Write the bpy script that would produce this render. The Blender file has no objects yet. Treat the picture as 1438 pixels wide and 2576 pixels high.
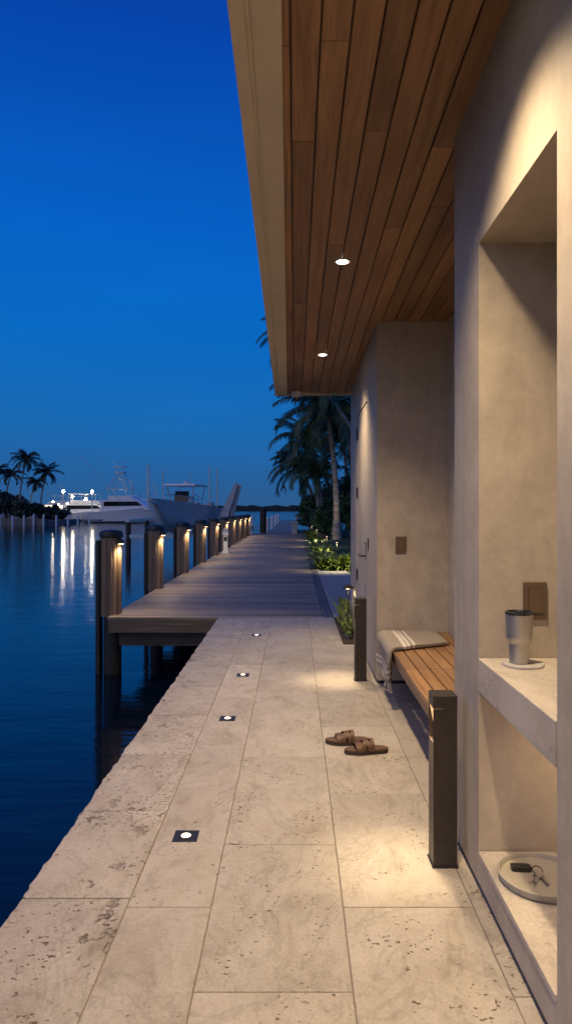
import bpy, math, random
from mathutils import Vector, Matrix, noise
import bmesh
R=random.Random(7)
scene=bpy.context.scene
COL=scene.collection
rad=math.radians

# ------------------------------------------------------------------ materials
def nd(nt,t,ins=None,**kw):
    n=nt.nodes.new(t)
    for k,v in kw.items(): setattr(n,k,v)
    if ins:
        for k,v in ins.items(): n.inputs[k].default_value=v
    return n
def ramp(nt,fac,stops,interp='LINEAR'):
    r=nt.nodes.new('ShaderNodeValToRGB'); cr=r.color_ramp; cr.interpolation=interp
    while len(cr.elements)<len(stops): cr.elements.new(0.5)
    for e,(p,c) in zip(cr.elements,stops):
        e.position=p; e.color=(c[0],c[1],c[2],1) if hasattr(c,'__len__') else (c,c,c,1)
    nt.links.new(fac,r.inputs[0]); return r.outputs[0]
def newmat(name):
    m=bpy.data.materials.new(name); m.use_nodes=True
    nt=m.node_tree; b=nt.nodes['Principled BSDF']; return m,nt,b
def coords(nt,scale,var=True,objrand=False):
    tc=nd(nt,'ShaderNodeTexCoord'); out=tc.outputs['Object']
    if var:
        at=nd(nt,'ShaderNodeAttribute',attribute_name='var')
        mul=nd(nt,'ShaderNodeMath',operation='MULTIPLY'); mul.inputs[1].default_value=37.3
        nt.links.new(at.outputs['Fac'],mul.inputs[0]); src=mul.outputs[0]
        if objrand:
            oi=nd(nt,'ShaderNodeObjectInfo'); ad=nd(nt,'ShaderNodeMath',operation='MULTIPLY_ADD'); ad.inputs[1].default_value=53
            nt.links.new(oi.outputs['Random'],ad.inputs[0]); nt.links.new(src,ad.inputs[2]); src=ad.outputs[0]
        va=nd(nt,'ShaderNodeVectorMath',operation='ADD')
        nt.links.new(out,va.inputs[0]); nt.links.new(src,va.inputs[1]); out=va.outputs[0]
    mp=nd(nt,'ShaderNodeMapping'); mp.inputs['Scale'].default_value=scale
    nt.links.new(out,mp.inputs['Vector']); return mp.outputs[0]
def noi(nt,vec,scale,detail=6,rough=.55,dist=0):
    n=nd(nt,'ShaderNodeTexNoise'); n.inputs['Scale'].default_value=scale; n.inputs['Detail'].default_value=detail
    n.inputs['Roughness'].default_value=rough; n.inputs['Distortion'].default_value=dist
    nt.links.new(vec,n.inputs['Vector']); return n.outputs['Fac']
def mix(nt,a,b,fac,bt='MIX'):
    m=nd(nt,'ShaderNodeMix',data_type='RGBA',blend_type=bt)
    for s,v in ((m.inputs[0],fac),(m.inputs[6],a),(m.inputs[7],b)):
        if isinstance(v,(int,float)): s.default_value=v
        elif isinstance(v,tuple): s.default_value=(v[0],v[1],v[2],1)
        else: nt.links.new(v,s)
    return m.outputs[2]
def bump(nt,b,h,strength,dist=.01,prev=None):
    n=nd(nt,'ShaderNodeBump'); n.inputs['Strength'].default_value=strength; n.inputs['Distance'].default_value=dist
    nt.links.new(h,n.inputs['Height'])
    if prev: nt.links.new(prev,n.inputs['Normal'])
    nt.links.new(n.outputs[0],b.inputs['Normal']); return n.outputs[0]
def varmul(nt,col,lo,hi):
    at=nd(nt,'ShaderNodeAttribute',attribute_name='var')
    g=ramp(nt,at.outputs['Fac'],[(0,lo),(1,hi)])
    return mix(nt,col,g,1.0,'MULTIPLY')

def simple(name,c1,c2,scale=8,rough=.6,bm=.1,metal=0,detail=5,spec=.5):
    m,nt,b=newmat(name); v=coords(nt,(1,1,1))
    f=noi(nt,v,scale,detail)
    nt.links.new(ramp(nt,f,[(.3,c1),(.7,c2)]),b.inputs['Base Color'])
    b.inputs['Roughness'].default_value=rough; b.inputs['Metallic'].default_value=metal
    b.inputs['Specular IOR Level'].default_value=spec
    if bm: bump(nt,b,noi(nt,v,scale*6,4),bm,.005)
    return m
def wood(name,c1,c2,axis,rough=.5,lo=.65,hi=1.2,groove=0,objrand=False,bs=.25):
    m,nt,b=newmat(name)
    sc=[26,26,26]; sc[axis]=1.3
    v=coords(nt,tuple(sc),True,objrand)
    f=noi(nt,v,1.0,8,.6,.6)
    f2=noi(nt,v,4.0,4,.6,.2)
    mid=tuple((a+d)/2 for a,d in zip(c1,c2))
    col=ramp(nt,f,[(.3,c1),(.5,mid),(.72,c2)])
    col=mix(nt,col,ramp(nt,f2,[(.35,.72),(.6,1.05)]),.7,'MULTIPLY')
    sc2=[2,2,2]; sc2[axis]=.7
    v2=coords(nt,tuple(sc2))
    col=mix(nt,col,ramp(nt,noi(nt,v2,1,3),[(.3,.8),(.7,1.12)]),1,'MULTIPLY')
    col=varmul(nt,col,lo,hi)
    nt.links.new(col,b.inputs['Base Color'])
    nt.links.new(ramp(nt,f2,[(.3,rough-.1),(.7,rough+.12)]),b.inputs['Roughness'])
    bump(nt,b,f,bs,.004); return m
def stone(name,pit,dark=1.0,rough_face=0):
    m,nt,b=newmat(name)
    v=coords(nt,(1,1,1))
    vs=coords(nt,(1.5,.8,1.0))
    big=noi(nt,v,1.8,5,.6,.6)
    vein=noi(nt,vs,3.4,10,.68,.8)
    fine=noi(nt,v,90,4,.65)
    D=dark
    col=ramp(nt,vein,[(.28,(.34*D,.287*D,.222*D)),(.42,(.47*D,.412*D,.33*D)),(.57,(.53*D,.472*D,.39*D)),(.74,(.43*D,.368*D,.292*D))])
    col=mix(nt,col,ramp(nt,big,[(.3,(.82,.80,.77)),(.7,(1.07,1.07,1.07))]),1,'MULTIPLY')
    col=mix(nt,col,ramp(nt,fine,[(.3,.84),(.7,1.09)]),1,'MULTIPLY')
    # soft thin veins
    vl=noi(nt,vs,1.9,8,.66,.9)
    line=ramp(nt,vl,[(.480,1.0),(.498,.74),(.503,.84),(.525,1.0)])
    col=mix(nt,col,line,.75,'MULTIPLY')
    # small round pits in patches
    p1=noi(nt,coords(nt,(1.0,1.25,1.0)),48,2,.5,.15); msk=noi(nt,v,4.0,3,.6,.4)
    th=.672-.05*pit
    pits=ramp(nt,p1,[(th,1.0),(th+.025,0.0)])
    pm=ramp(nt,msk,[(.55-.12*pit,1.0),(.62-.12*pit,0.0)])
    pf=mix(nt,pits,(1,1,1),pm,'MIX')
    col=mix(nt,mix(nt,col,(.36,.29,.22),1,'MULTIPLY'),col,pf)
    n0=None
    if rough_face:
        cr=noi(nt,coords(nt,(1.3,1.0,1.0)),11,9,.68,.35); m2=noi(nt,v,2.6,3,.5,.3)
        c0=ramp(nt,cr,[(.55,1.0),(.61,.0)]); c1=mix(nt,c0,(1,1,1),ramp(nt,m2,[(.52,1.0),(.62,0.0)]),'MIX')
        col=mix(nt,mix(nt,col,(.52,.45,.38),1,'MULTIPLY'),col,c1)
        n0=bump(nt,b,c1,.7*rough_face,.014)
    col=varmul(nt,col,.88,1.08)
    nt.links.new(col,b.inputs['Base Color'])
    nt.links.new(ramp(nt,vein,[(.3,.60),(.7,.42)]),b.inputs['Roughness'])
    n1=bump(nt,b,pf,.7,.006,n0)
    bump(nt,b,noi(nt,v,16,8,.7,.3),.10+.25*rough_face,.008,n1)
    return m
def emis(name,c,s):
    m,nt,b=newmat(name)
    b.inputs['Base Color'].default_value=(c[0],c[1],c[2],1)
    b.inputs['Emission Color'].default_value=(c[0],c[1],c[2],1); b.inputs['Emission Strength'].default_value=s
    v=coords(nt,(1,1,1)); f=noi(nt,v,20,2)
    nt.links.new(ramp(nt,f,[(.2,(c[0]*.92,c[1]*.92,c[2]*.92)),(.8,c)]),b.inputs['Emission Color'])
    return m

m_plaster,nt,b=newmat('plaster')
v=coords(nt,(1,1,1),False)
f1=noi(nt,v,1.6,6,.6,.6); f2=noi(nt,v,9,7,.7,.8); f3=noi(nt,v,120,3); f4=noi(nt,coords(nt,(1,1,.35),False),4.5,9,.72,1.2)
c=ramp(nt,f1,[(.3,(.40,.335,.255)),(.7,(.49,.42,.33))])
c=mix(nt,c,ramp(nt,f2,[(.3,.87),(.7,1.08)]),1,'MULTIPLY')
c=mix(nt,c,ramp(nt,f4,[(.35,.89),(.6,1.05)]),1,'MULTIPLY')
nt.links.new(c,b.inputs['Base Color']); b.inputs['Roughness'].default_value=.66
n1=bump(nt,b,f2,.18,.012); bump(nt,b,f3,.12,.002,n1)

m_trim=simple('painted_trim',(.54,.46,.33),(.61,.53,.39),2.5,.6,.05)
m_ceil=wood('teak_ceiling',(.20,.094,.034),(.39,.210,.090),1,.5,.72,1.16)
m_bench=wood('teak_bench',(.26,.125,.045),(.46,.255,.11),1,.5,.8,1.1)
m_deck=wood('deck_board',(.18,.138,.095),(.38,.30,.215),0,.55,.66,1.2)
m_deckY=wood('deck_border',(.10,.09,.08),(.2,.18,.16),1,.6,.7,1.1)
m_beam=wood('deck_beam',(.12,.085,.055),(.24,.175,.125),0,.7,.7,1.1)
m_pile=wood('pile_wood',(.17,.11,.06),(.35,.24,.145),2,.6,.6,1.15,objrand=True)
m_pilelow=wood('wet_pile',(.02,.017,.014),(.06,.05,.04),2,.6,.8,1.1)
m_black=simple('black_metal',(.012,.011,.010),(.02,.019,.018),12,.45,.03,0)
m_bronze=simple('bronze_metal',(.038,.030,.023),(.052,.041,.032),20,.42,.02,.3)
m_switch=simple('switch_bronze',(.12,.08,.045),(.15,.10,.06),10,.45,0,.2)
m_stone=stone('travertine',.45)
m_coping=stone('coping_stone',1.0,1.0,1)
m_shelf=stone('shelf_stone',.0,1.05)
m_grout=simple('grout',(.20,.165,.125),(.28,.235,.18),40,.9,.2)
m_seawall=simple('seawall_concrete',(.12,.11,.09),(.25,.22,.18),3,.85,.4)
m_conc=simple('concrete',(.22,.215,.20),(.31,.30,.28),3,.8,.15)
m_soil=simple('soil',(.03,.02,.012),(.07,.05,.03),20,.95,.6)
m_grass=simple('lawn',(.015,.035,.010),(.035,.07,.018),25,.9,.8)
m_far=simple('far_wood',(.008,.014,.012),(.016,.024,.018),.2,.95,.2)
m_white=simple('white_gelcoat',(.74,.75,.74),(.84,.84,.82),1.5,.3,.01)
m_greyhull=simple('grey_canvas',(.35,.36,.37),(.5,.5,.5),3,.7,.1)
m_glass=simple('dark_glass',(.01,.012,.016),(.02,.024,.03),2,.08,0)
m_whitep=simple('white_plastic',(.6,.6,.58),(.7,.7,.68),8,.5,.02)
m_steel,nt,b=newmat('brushed_steel')
v=coords(nt,(3,3,160)); f=noi(nt,v,3,3)
nt.links.new(ramp(nt,f,[(.3,(.44,.415,.375)),(.7,(.50,.47,.425))]),b.inputs['Base Color'])
b.inputs['Metallic'].default_value=.82; b.inputs['Roughness'].default_value=.42
m_nickel=simple('nickel',(.6,.57,.52),(.75,.71,.65),20,.32,0,.8)
m_leather=simple('brown_leather',(.085,.038,.015),(.17,.082,.034),30,.5,.3)
m_sole=simple('dark_sole',(.04,.022,.014),(.07,.042,.026),30,.8,.3)
m_insole=simple('insole_leather',(.10,.052,.022),(.17,.09,.042),22,.6,.2)
m_ceramic=simple('tray_ceramic',(.33,.30,.24),(.39,.355,.29),12,.5,.08)
m_coaster=simple('coaster_stone',(.38,.35,.31),(.52,.49,.44),25,.6,.1)
m_fringe=simple('cotton_fringe',(.42,.37,.30),(.55,.49,.41),60,.9,.1)
m_blackpl=simple('black_plastic',(.012,.012,.012),(.02,.02,.02),40,.35,.05)
m_sail=simple('spar_metal',(.45,.46,.47),(.6,.6,.6),3,.4,0,.3)

def leafmat(name,c1,c2):
    m,nt,b=newmat(name); v=coords(nt,(1,1,1)); f=noi(nt,v,3,4)
    col=ramp(nt,f,[(.3,c1),(.7,c2)]); col=varmul(nt,col,.5,1.4)
    nt.links.new(col,b.inputs['Base Color']); b.inputs['Roughness'].default_value=.45
    return m
m_frond=leafmat('palm_leaf',(.024,.055,.022),(.055,.105,.036))
m_bush=leafmat('shrub_leaf',(.022,.058,.016),(.05,.11,.026))
m_garden=leafmat('garden_leaf',(.10,.16,.02),(.22,.28,.04))
m_farleaf=leafmat('far_leaf',(.010,.022,.012),(.022,.04,.018))
m_trunk,nt,b=newmat('palm_trunk')
v=coords(nt,(1,1,9)); f=noi(nt,v,1.2,6,.6,.4)
nt.links.new(ramp(nt,f,[(.35,(.14,.115,.09)),(.6,(.36,.31,.25))]),b.inputs['Base Color']); b.inputs['Roughness'].default_value=.85
bump(nt,b,f,.6,.03)

m_towel,nt,b=newmat('towel_cloth')
uv=nd(nt,'ShaderNodeUVMap'); sp=nd(nt,'ShaderNodeSeparateXYZ'); nt.links.new(uv.outputs[0],sp.inputs[0])
base=(.32,.265,.205); wh=(.64,.58,.50)
c=ramp(nt,sp.outputs[0],[(0,base),(.40,wh),(.43,base),(.46,wh),(.485,base),(.50,wh),(.54,base),(.84,wh),(.87,base),(.90,wh),(.93,base)],'CONSTANT')
v=coords(nt,(1,1,1),False); f=noi(nt,v,180,3)
c=mix(nt,c,ramp(nt,f,[(.3,.78),(.7,1.12)]),1,'MULTIPLY')
nt.links.new(c,b.inputs['Base Color']); b.inputs['Roughness'].default_value=.95; bump(nt,b,f,.5,.003)

m_water,nt,b=newmat('canal_water')
b.inputs['Base Color'].default_value=(.001,.006,.016,1); b.inputs['IOR'].default_value=1.33
v=coords(nt,(1,1,1),False)
f=noi(nt,v,.12,3); nt.links.new(ramp(nt,f,[(.3,.07),(.7,.13)]),b.inputs['Roughness'])
v2=coords(nt,(.55,1.6,1),False)
n1=bump(nt,b,noi(nt,v2,1.3,4,.55,.3),.28,.05)
bump(nt,b,noi(nt,v2,5.5,3,.5),.14,.02,n1)

E_down=emis('downlight_lens',(1,.86,.66),22)
E_ground=emis('ground_light_lens',(1,.84,.6),3.2)
E_boll=emis('bollard_lens',(1,.60,.26),.9)
E_pile=emis('pile_light_lens',(1,.68,.35),14)
E_dock=emis('marina_lamp_lens',(1,.86,.62),110)
E_path=emis('path_lens',(1,.75,.4),3)
E_fill=emis('fill_strip_glow',(1,.74,.46),3)  # glow for the added fill strip in the lower niche
E_cabin=emis('cabin_glow',(1,.80,.52),2.0)

# ------------------------------------------------------------------ mesh builder
class MB:
    def __init__(s): s.v=[];s.f=[];s.mi=[];s.var=[];s.uv={}
    def face(s,idx,var=.5,mi=0): s.f.append(tuple(idx)); s.var.append(var); s.mi.append(mi)
    def hexa(s,P,var=.5,mi=0):
        n=len(s.v); s.v+= [tuple(p) for p in P]
        for q in ((0,3,2,1),(4,5,6,7),(0,1,5,4),(1,2,6,5),(2,3,7,6),(3,0,4,7)):
            s.face([n+i for i in q],var,mi)
    def box(s,x0,x1,y0,y1,z0,z1,var=.5,mi=0):
        s.hexa([(x0,y0,z0),(x1,y0,z0),(x1,y1,z0),(x0,y1,z0),(x0,y0,z1),(x1,y0,z1),(x1,y1,z1),(x0,y1,z1)],var,mi)
    def prism(s,pts,f0,f1,var=.5,mi=0):
        n=len(s.v); k=len(pts)
        s.v+=[tuple(f0(p)) for p in pts]+[tuple(f1(p)) for p in pts]
        s.face([n+i for i in range(k)][::-1],var,mi); s.face([n+k+i for i in range(k)],var,mi)
        for i in range(k):
            j=(i+1)%k; s.face((n+i,n+j,n+k+j,n+k+i),var,mi)
    def prz(s,pts,z0,z1,var=.5,mi=0): s.prism(pts,lambda p:(p[0],p[1],z0),lambda p:(p[0],p[1],z1),var,mi)
    def pry(s,pts,y0,y1,var=.5,mi=0): s.prism(pts,lambda p:(p[0],y0,p[1]),lambda p:(p[0],y1,p[1]),var,mi)
    def lathe(s,prof,c=(0,0,0),n=24,var=.5,mi=0,rf=None):
        b0=len(s.v); k=len(prof)
        for (r,z) in prof:
            for i in range(n):
                a=2*math.pi*i/n; rr=r*(rf(i) if rf else 1)
                s.v.append((c[0]+rr*math.cos(a),c[1]+rr*math.sin(a),c[2]+z))
        for j in range(k-1):
            for i in range(n):
                i2=(i+1)%n; s.face((b0+j*n+i,b0+j*n+i2,b0+(j+1)*n+i2,b0+(j+1)*n+i),var,mi)
        s.face([b0+i for i in range(n)][::-1],var,mi); s.face([b0+(k-1)*n+i for i in range(n)],var,mi)
    def tube(s,pts,rr,n=8,var=.5,mi=0):
        pts=[Vector(p) for p in pts]; b0=len(s.v); k=len(pts)
        if not hasattr(rr,'__len__'): rr=[rr]*k
        for j,p in enumerate(pts):
            t=(pts[min(j+1,k-1)]-pts[max(j-1,0)]).normalized()
            up=Vector((0,0,1)) if abs(t.z)<.95 else Vector((0,1,0))
            a=t.cross(up).normalized(); bb=t.cross(a).normalized()
            for i in range(n):
                an=2*math.pi*i/n; q=p+(a*math.cos(an)+bb*math.sin(an))*rr[j]; s.v.append(tuple(q))
        for j in range(k-1):
            for i in range(n):
                i2=(i+1)%n; s.face((b0+j*n+i,b0+j*n+i2,b0+(j+1)*n+i2,b0+(j+1)*n+i),var,mi)
        s.face([b0+i for i in range(n)][::-1],var,mi); s.face([b0+(k-1)*n+i for i in range(n)],var,mi)
    def out(s,name,mats,parent=None,bevel=0,smooth=False,local=False,recalc=True,label=None,kind=None,seg=2,ang=35):
        if not isinstance(mats,(list,tuple)): mats=[mats]
        me=bpy.data.meshes.new(name)
        o=Vector((0,0,0))
        if parent is not None and not local:
            o=Vector(parent.location)
            if parent.parent is not None: o=o+Vector(parent.parent.location)
        me.from_pydata([(p[0]-o.x,p[1]-o.y,p[2]-o.z) for p in s.v],[],s.f)
        for m in mats: me.materials.append(m)
        at=me.attributes.new('var','FLOAT','FACE'); at.data.foreach_set('value',s.var)
        me.polygons.foreach_set('material_index',s.mi)
        if s.uv:
            ul=me.uv_layers.new(name='UVMap')
            for l in me.loops: ul.data[l.index].uv=s.uv.get(l.vertex_index,(0,0))
        if recalc:
            bm=bmesh.new(); bm.from_mesh(me); bmesh.ops.recalc_face_normals(bm,faces=bm.faces); bm.to_mesh(me); bm.free()
        if smooth:
            me.polygons.foreach_set('use_smooth',[True]*len(me.polygons)); me.set_sharp_from_angle(angle=rad(ang))
        me.update()
        ob=bpy.data.objects.new(name,me); COL.objects.link(ob)
        if parent is not None: ob.parent=parent
        if bevel:
            bv=ob.modifiers.new('bevel','BEVEL'); bv.width=bevel; bv.segments=seg; bv.limit_method='ANGLE'; bv.angle_limit=rad(40)
        if label: ob['label']=label
        if kind: ob['kind']=kind
        return ob
def thing(name,label,cat,loc=(0,0,0),group=None,rz=0):
    e=bpy.data.objects.new(name,None); COL.objects.link(e); e.location=loc; e.rotation_euler=(0,0,rz)
    e.empty_display_size=.2
    e['label']=label; e['category']=cat
    if group: e['group']=group
    return e
def tag(o,label,cat,group=None):
    o['label']=label; o['category']=cat
    if group: o['group']=group
def copy_thing(src,loc,rz=None,scale=None,label=None):
    def rec(o,par):
        c=o.copy(); COL.objects.link(c)
        if par is not None: c.parent=par
        for ch in list(o.children): rec(ch,c)
        return c
    c=rec(src,None); c.location=loc
    if rz is not None: c.rotation_euler=(0,0,rz)
    if scale: c.scale=(scale,)*3
    if label: c['label']=label
    return c
def spot(name,parent,loc,target,power,color,size,blend,soft=.03):
    l=bpy.data.lights.new(name,'SPOT'); l.energy=power; l.color=color; l.spot_size=rad(size); l.spot_blend=blend; l.shadow_soft_size=soft
    o=bpy.data.objects.new(name,l); COL.objects.link(o)
    pl=Vector(parent.location) if parent else Vector((0,0,0))
    o.location=Vector(loc)-pl
    d=(Vector(target)-Vector(loc)).normalized(); o.rotation_euler=d.to_track_quat('-Z','Y').to_euler()
    if parent: o.parent=parent
    return o

# ------------------------------------------------------------------ sky + dusk light
w=bpy.data.worlds.new('World'); scene.world=w; w.use_nodes=True; nt=w.node_tree
bg=nt.nodes['Background']
tc=nd(nt,'ShaderNodeTexCoord'); sp=nd(nt,'ShaderNodeSeparateXYZ'); nt.links.new(tc.outputs['Generated'],sp.inputs[0])
sky=ramp(nt,sp.outputs[2],[(0,(.026,.100,.25)),(.05,(.019,.115,.33)),(.12,(.009,.136,.43)),(.24,(.003,.142,.54)),(.38,(.002,.115,.55)),(.58,(.002,.056,.39)),(1,(.006,.026,.17))])
mp=nd(nt,'ShaderNodeMapping'); mp.inputs['Scale'].default_value=(1,1,6); nt.links.new(tc.outputs['Generated'],mp.inputs[0])
cl=noi(nt,mp.outputs[0],1.6,3,.5)
sky=mix(nt,sky,ramp(nt,cl,[(.3,.95),(.7,1.05)]),1,'MULTIPLY')
nt.links.new(sky,bg.inputs['Color']); bg.inputs['Strength'].default_value=1.0
sl=bpy.data.lights.new('dusk_glow','SUN'); sl.energy=.55; sl.angle=rad(70); sl.color=(1,.83,.64)
so=bpy.data.objects.new('dusk_glow',sl); COL.objects.link(so); so.rotation_euler=(rad(52),0,rad(-38))

# ------------------------------------------------------------------ water & land
mb=MB(); mb.face([0,1,2,3]); mb.v=[(-3000,-60,-.85),(3000,-60,-.85),(3000,6000,-.85),(-3000,6000,-.85)]
mb.out('water',m_water,kind='structure',recalc=False)
mb=MB(); mb.prz([(.52,9.46),(260,9.46),(260,120),(60,70),(-.1,50),(-.1,46),(.52,44)],-2,-.02)
mb.out('ground',m_grass,kind='structure')
mb=MB(); mb.box(.53,1.25,9.47,16.5,-.1,0.0); mb.box(.53,.60,16.6,43,-.1,0.0)
mb.out('path',m_conc,kind='structure',bevel=.004)
mb=MB(); mb.box(-1.03,3.6,-3.5,9.40,-2.2,-.085)
mb.out('seawall',m_seawall,kind='structure')
def slabcol(mb,x0,x1,ys,left=False,g=.0020,mi=0,th=.06):
    for a,bb in zip(ys[:-1],ys[1:]):
        var=R.random(); y0=a+g; y1=bb-g
        if left:
            pts=[(x1-g,y0),(x1-g,y1)]
            k=int((y1-y0)/.03)
            for i in range(k+1):
                t=i/k; y=y1+(y0-y1)*t
                e=.012*noise.noise(Vector((y*9,1.3,0)))+.009*noise.noise(Vector((y*31,4.3,0)))
                pts.append((x0+e,y))
            mb.prz(pts,-th-.02,R.uniform(-.0015,.0015),var,mi)
        else:
            mb.box(x0+g,x1-g,y0,y1,-th,R.uniform(-.0008,.0008),var,mi)
def seq(vals,step,end,start=-3.4):
    v=list(vals)
    while v[0]-step>start: v.insert(0,v[0]-step)
    v.insert(0,start)
    while v[-1]+step<end-.2: v.append(v[-1]+step)
    v.append(end); return v
EY=9.42
mb=MB()
slabcol(mb,-1.055,-.633,seq([1.78,2.63,3.39,4.17],.8,EY),True,.003,1)
slabcol(mb,-.633,-.316,seq([1.4,2.57,4.35,5.45,6.57],1.1,EY))
slabcol(mb,-.316,.18,seq([2.12,3.05,4.12,5.1,6.57],.98,EY))
slabcol(mb,.18,.67,seq([1.5,2.57,3.60,4.7,5.63],1.05,EY))
slabcol(mb,.67,1.0,seq([2.1,3.0,4.12,5.1],.98,EY))
slabcol(mb,1.0,1.5,seq([2.57,3.6,4.7],.98,EY))
mb.box(-1.0,1.5,-3.4,EY-.003,-.079,-.005,.5,2)
mb.out('pavement',[m_stone,m_coping,m_grout],kind='structure',bevel=.002,seg=1)
mb=MB(); mb.box(.53,.71,7.55,9.38,-.05,.012); mb.out('planting_bed',m_soil,kind='structure')

# ------------------------------------------------------------------ house
cz=lambda y:3.26-.027*y
house=thing('house','beige plaster house with teak soffit and wall niche','house',(1.4,3.5,0))
NX=.72
mb=MB()
top=3.36
mb.box(NX,2.2,-2.5,1.88,.03,top)
mb.box(NX,2.2,2.68,3.09,.03,top)
mb.box(NX,2.2,1.88,2.68,2.545,top)
mb.box(NX,2.2,1.88,2.68,.03,.135)
mb.box(1.17,2.2,1.88,2.68,.135,2.545)
mb.box(1.305,2.2,3.09,5.85,.03,top)
mb.box(.70,2.2,5.85,6.70,.03,top-.04)
mb.box(.70,2.2,7.75,8.62,.03,top-.04)
mb.box(.70,2.2,6.70,7.75,2.56,top-.04)
mb.box(.75,2.2,6.70,7.75,.03,2.56)
house_wall=mb.out('wall',m_plaster,house)
mb=MB(); mb.box(NX+.012,2.1,-2.45,3.078,0,.031); mb.box(1.32,2.1,3.09,5.85,0,.031); mb.box(.712,2.1,5.862,8.6,0,.031)
mb.out('shadow_gap_plinth',m_black,house)  # recessed base, its black colour carries the shade of the shadow gap
mb=MB()
x=-.125; ci=0
while x<1.34:
    x1=x+.108; y=-2.5-R.random()*2
    while y<8.93:
        y1=min(y+R.uniform(1.6,3.4),8.955); a=max(y,-2.5)
        if y1>a:
            zz=R.uniform(-.0008,.0008)
            z0a,z0b=cz(a)+zz,cz(y1)+zz
            mb.hexa([(x+.003,a+.001,z0a),(x1-.003,a+.001,z0a),(x1-.003,y1-.001,z0b),(x+.003,y1-.001,z0b),
                 (x+.003,a+.001,z0a+.02),(x1-.003,a+.001,z0a+.02),(x1-.003,y1-.001,z0b+.02),(x+.003,y1-.001,z0b+.02)],R.random())
        y=y1
        if y1>=8.95: break
    x=x1
mb.out('soffit',m_ceil,house,bevel=.003,seg=1)
def slab(mb,x0a,x1a,x0b,x1b,ya,yb,dz0,dz1,var=.5,mi=0):
    mb.hexa([(x0a,ya,cz(ya)+dz0),(x1a,ya,cz(ya)+dz0),(x1b,yb,cz(yb)+dz0),(x0b,yb,cz(yb)+dz0),
             (x0a,ya,cz(ya)+dz1),(x1a,ya,cz(ya)+dz1),(x1b,yb,cz(yb)+dz1),(x0b,yb,cz(yb)+dz1)],var,mi)
mb=MB(); slab(mb,-.19,2.3,-.235,2.3,-2.5,8.955,.022,.06); mb.out('roof_underlay',m_black,house)
xo=lambda y:-.224-(y-2.25)*.0058
xi=lambda y:-.046-(y-2.25)*.009
ya,yb=-2.55,9.0
W=lambda y,t: xo(y)+(xi(y)-xo(y))*t
mb=MB()
for t0,t1,dz in ((0,.30,-.030),(.30,.34,-.022),(.34,.39,-.030),(.39,.43,-.022),(.43,1.0,-.030)):
    slab(mb,W(ya,t0),W(ya,t1),W(yb,t0),W(yb,t1),ya,yb,dz,.05 if t0 else .34)
slab(mb,xo(8.96),2.25,xo(9.0),2.25,8.957,9.0,-.028,.34)
mb.out('fascia',m_trim,house)
mb=MB(); slab(mb,-.18,2.3,-.23,2.3,-2.5,8.95,.062,.36); mb.out('roof',m_trim,house)
door=MB(); door.box(.708,.748,6.706,7.744,.035,2.553); dooro=door.out('door',m_plaster,house,bevel=.002)
mb=MB(); mb.box(.704,.7075,6.80,6.85,1.0,1.15); mb.tube([(.700,6.825,1.03),(.655,6.825,1.03),(.648,6.84,1.03),(.648,6.97,1.03)],.010,10)
mb.lathe([(.0,-.0),(.022,0),(.022,.006),(0,.006)],(.706,6.825,1.155),16)
h=mb.out('handle',m_bronze,dooro,smooth=True)
for z in (.70,1.62,2.28):
    mb=MB(); mb.box(.6985,.7075,7.70,7.752,z,z+.12); mb.tube([(.698,7.742,z),(.698,7.742,z+.12)],.008,8); mb.out('hinge',m_black,dooro)
mb=MB(); mb.box(.6955,.6995,6.50,6.59,1.10,1.22); mb.box(.693,.6955,6.525,6.565,1.13,1.19); mb.out('door_keypad',m_bronze,house,bevel=.002)
mb=MB(); mb.box(NX-.004,1.165,1.885,2.675,.136,.158); mb.out('niche_base_slab',m_shelf,house,bevel=.002)
mb=MB(); mb.box(NX-.004,1.165,1.884,2.676,.785,.915); shelf=mb.out('niche_shelf',m_shelf,house,bevel=.003)
mb=MB(); mb.box(1.10,1.125,1.92,2.64,.776,.7845); mb.out('added_fill_strip',E_fill,house)  # unseen glowing strip, added to brighten the lower niche
al=bpy.data.lights.new('added_niche_fill','AREA'); al.shape='RECTANGLE'; al.size=.02; al.size_y=.7; al.energy=3.0; al.color=(1,.75,.48)  # fill light added under the shelf, no visible fitting
ao=bpy.data.objects.new('added_niche_fill',al); COL.objects.link(ao); ao.location=Vector((1.112,2.28,.772))-Vector(house.location); ao.parent=house
ao.rotation_euler=(0,rad(-20),0)
def switch(x,y,z):
    mb=MB(); mb.box(x-.047,x+.047,y-.007,y,z-.073,z+.073)
    o=mb.out('light_switch',m_switch,house,bevel=.003)
    mb=MB(); mb.hexa([(x-.024,y-.011,z-.047),(x+.024,y-.011,z-.047),(x+.024,y-.006,z-.047),(x-.024,y-.006,z-.047),
                      (x-.024,y-.0085,z+.047),(x+.024,y-.0085,z+.047),(x+.024,y-.006,z+.047),(x-.024,y-.006,z+.047)])
    mb.box(x-.026,x+.026,y-.0075,y-.0068,z-.049,z+.049,.5,1)
    mb.out('switch_rocker',[m_switch,m_black],o,bevel=.0008)
switch(.905,5.848,1.19); switch(.938,2.678,1.14)
WARM=(1,.765,.49)
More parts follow.
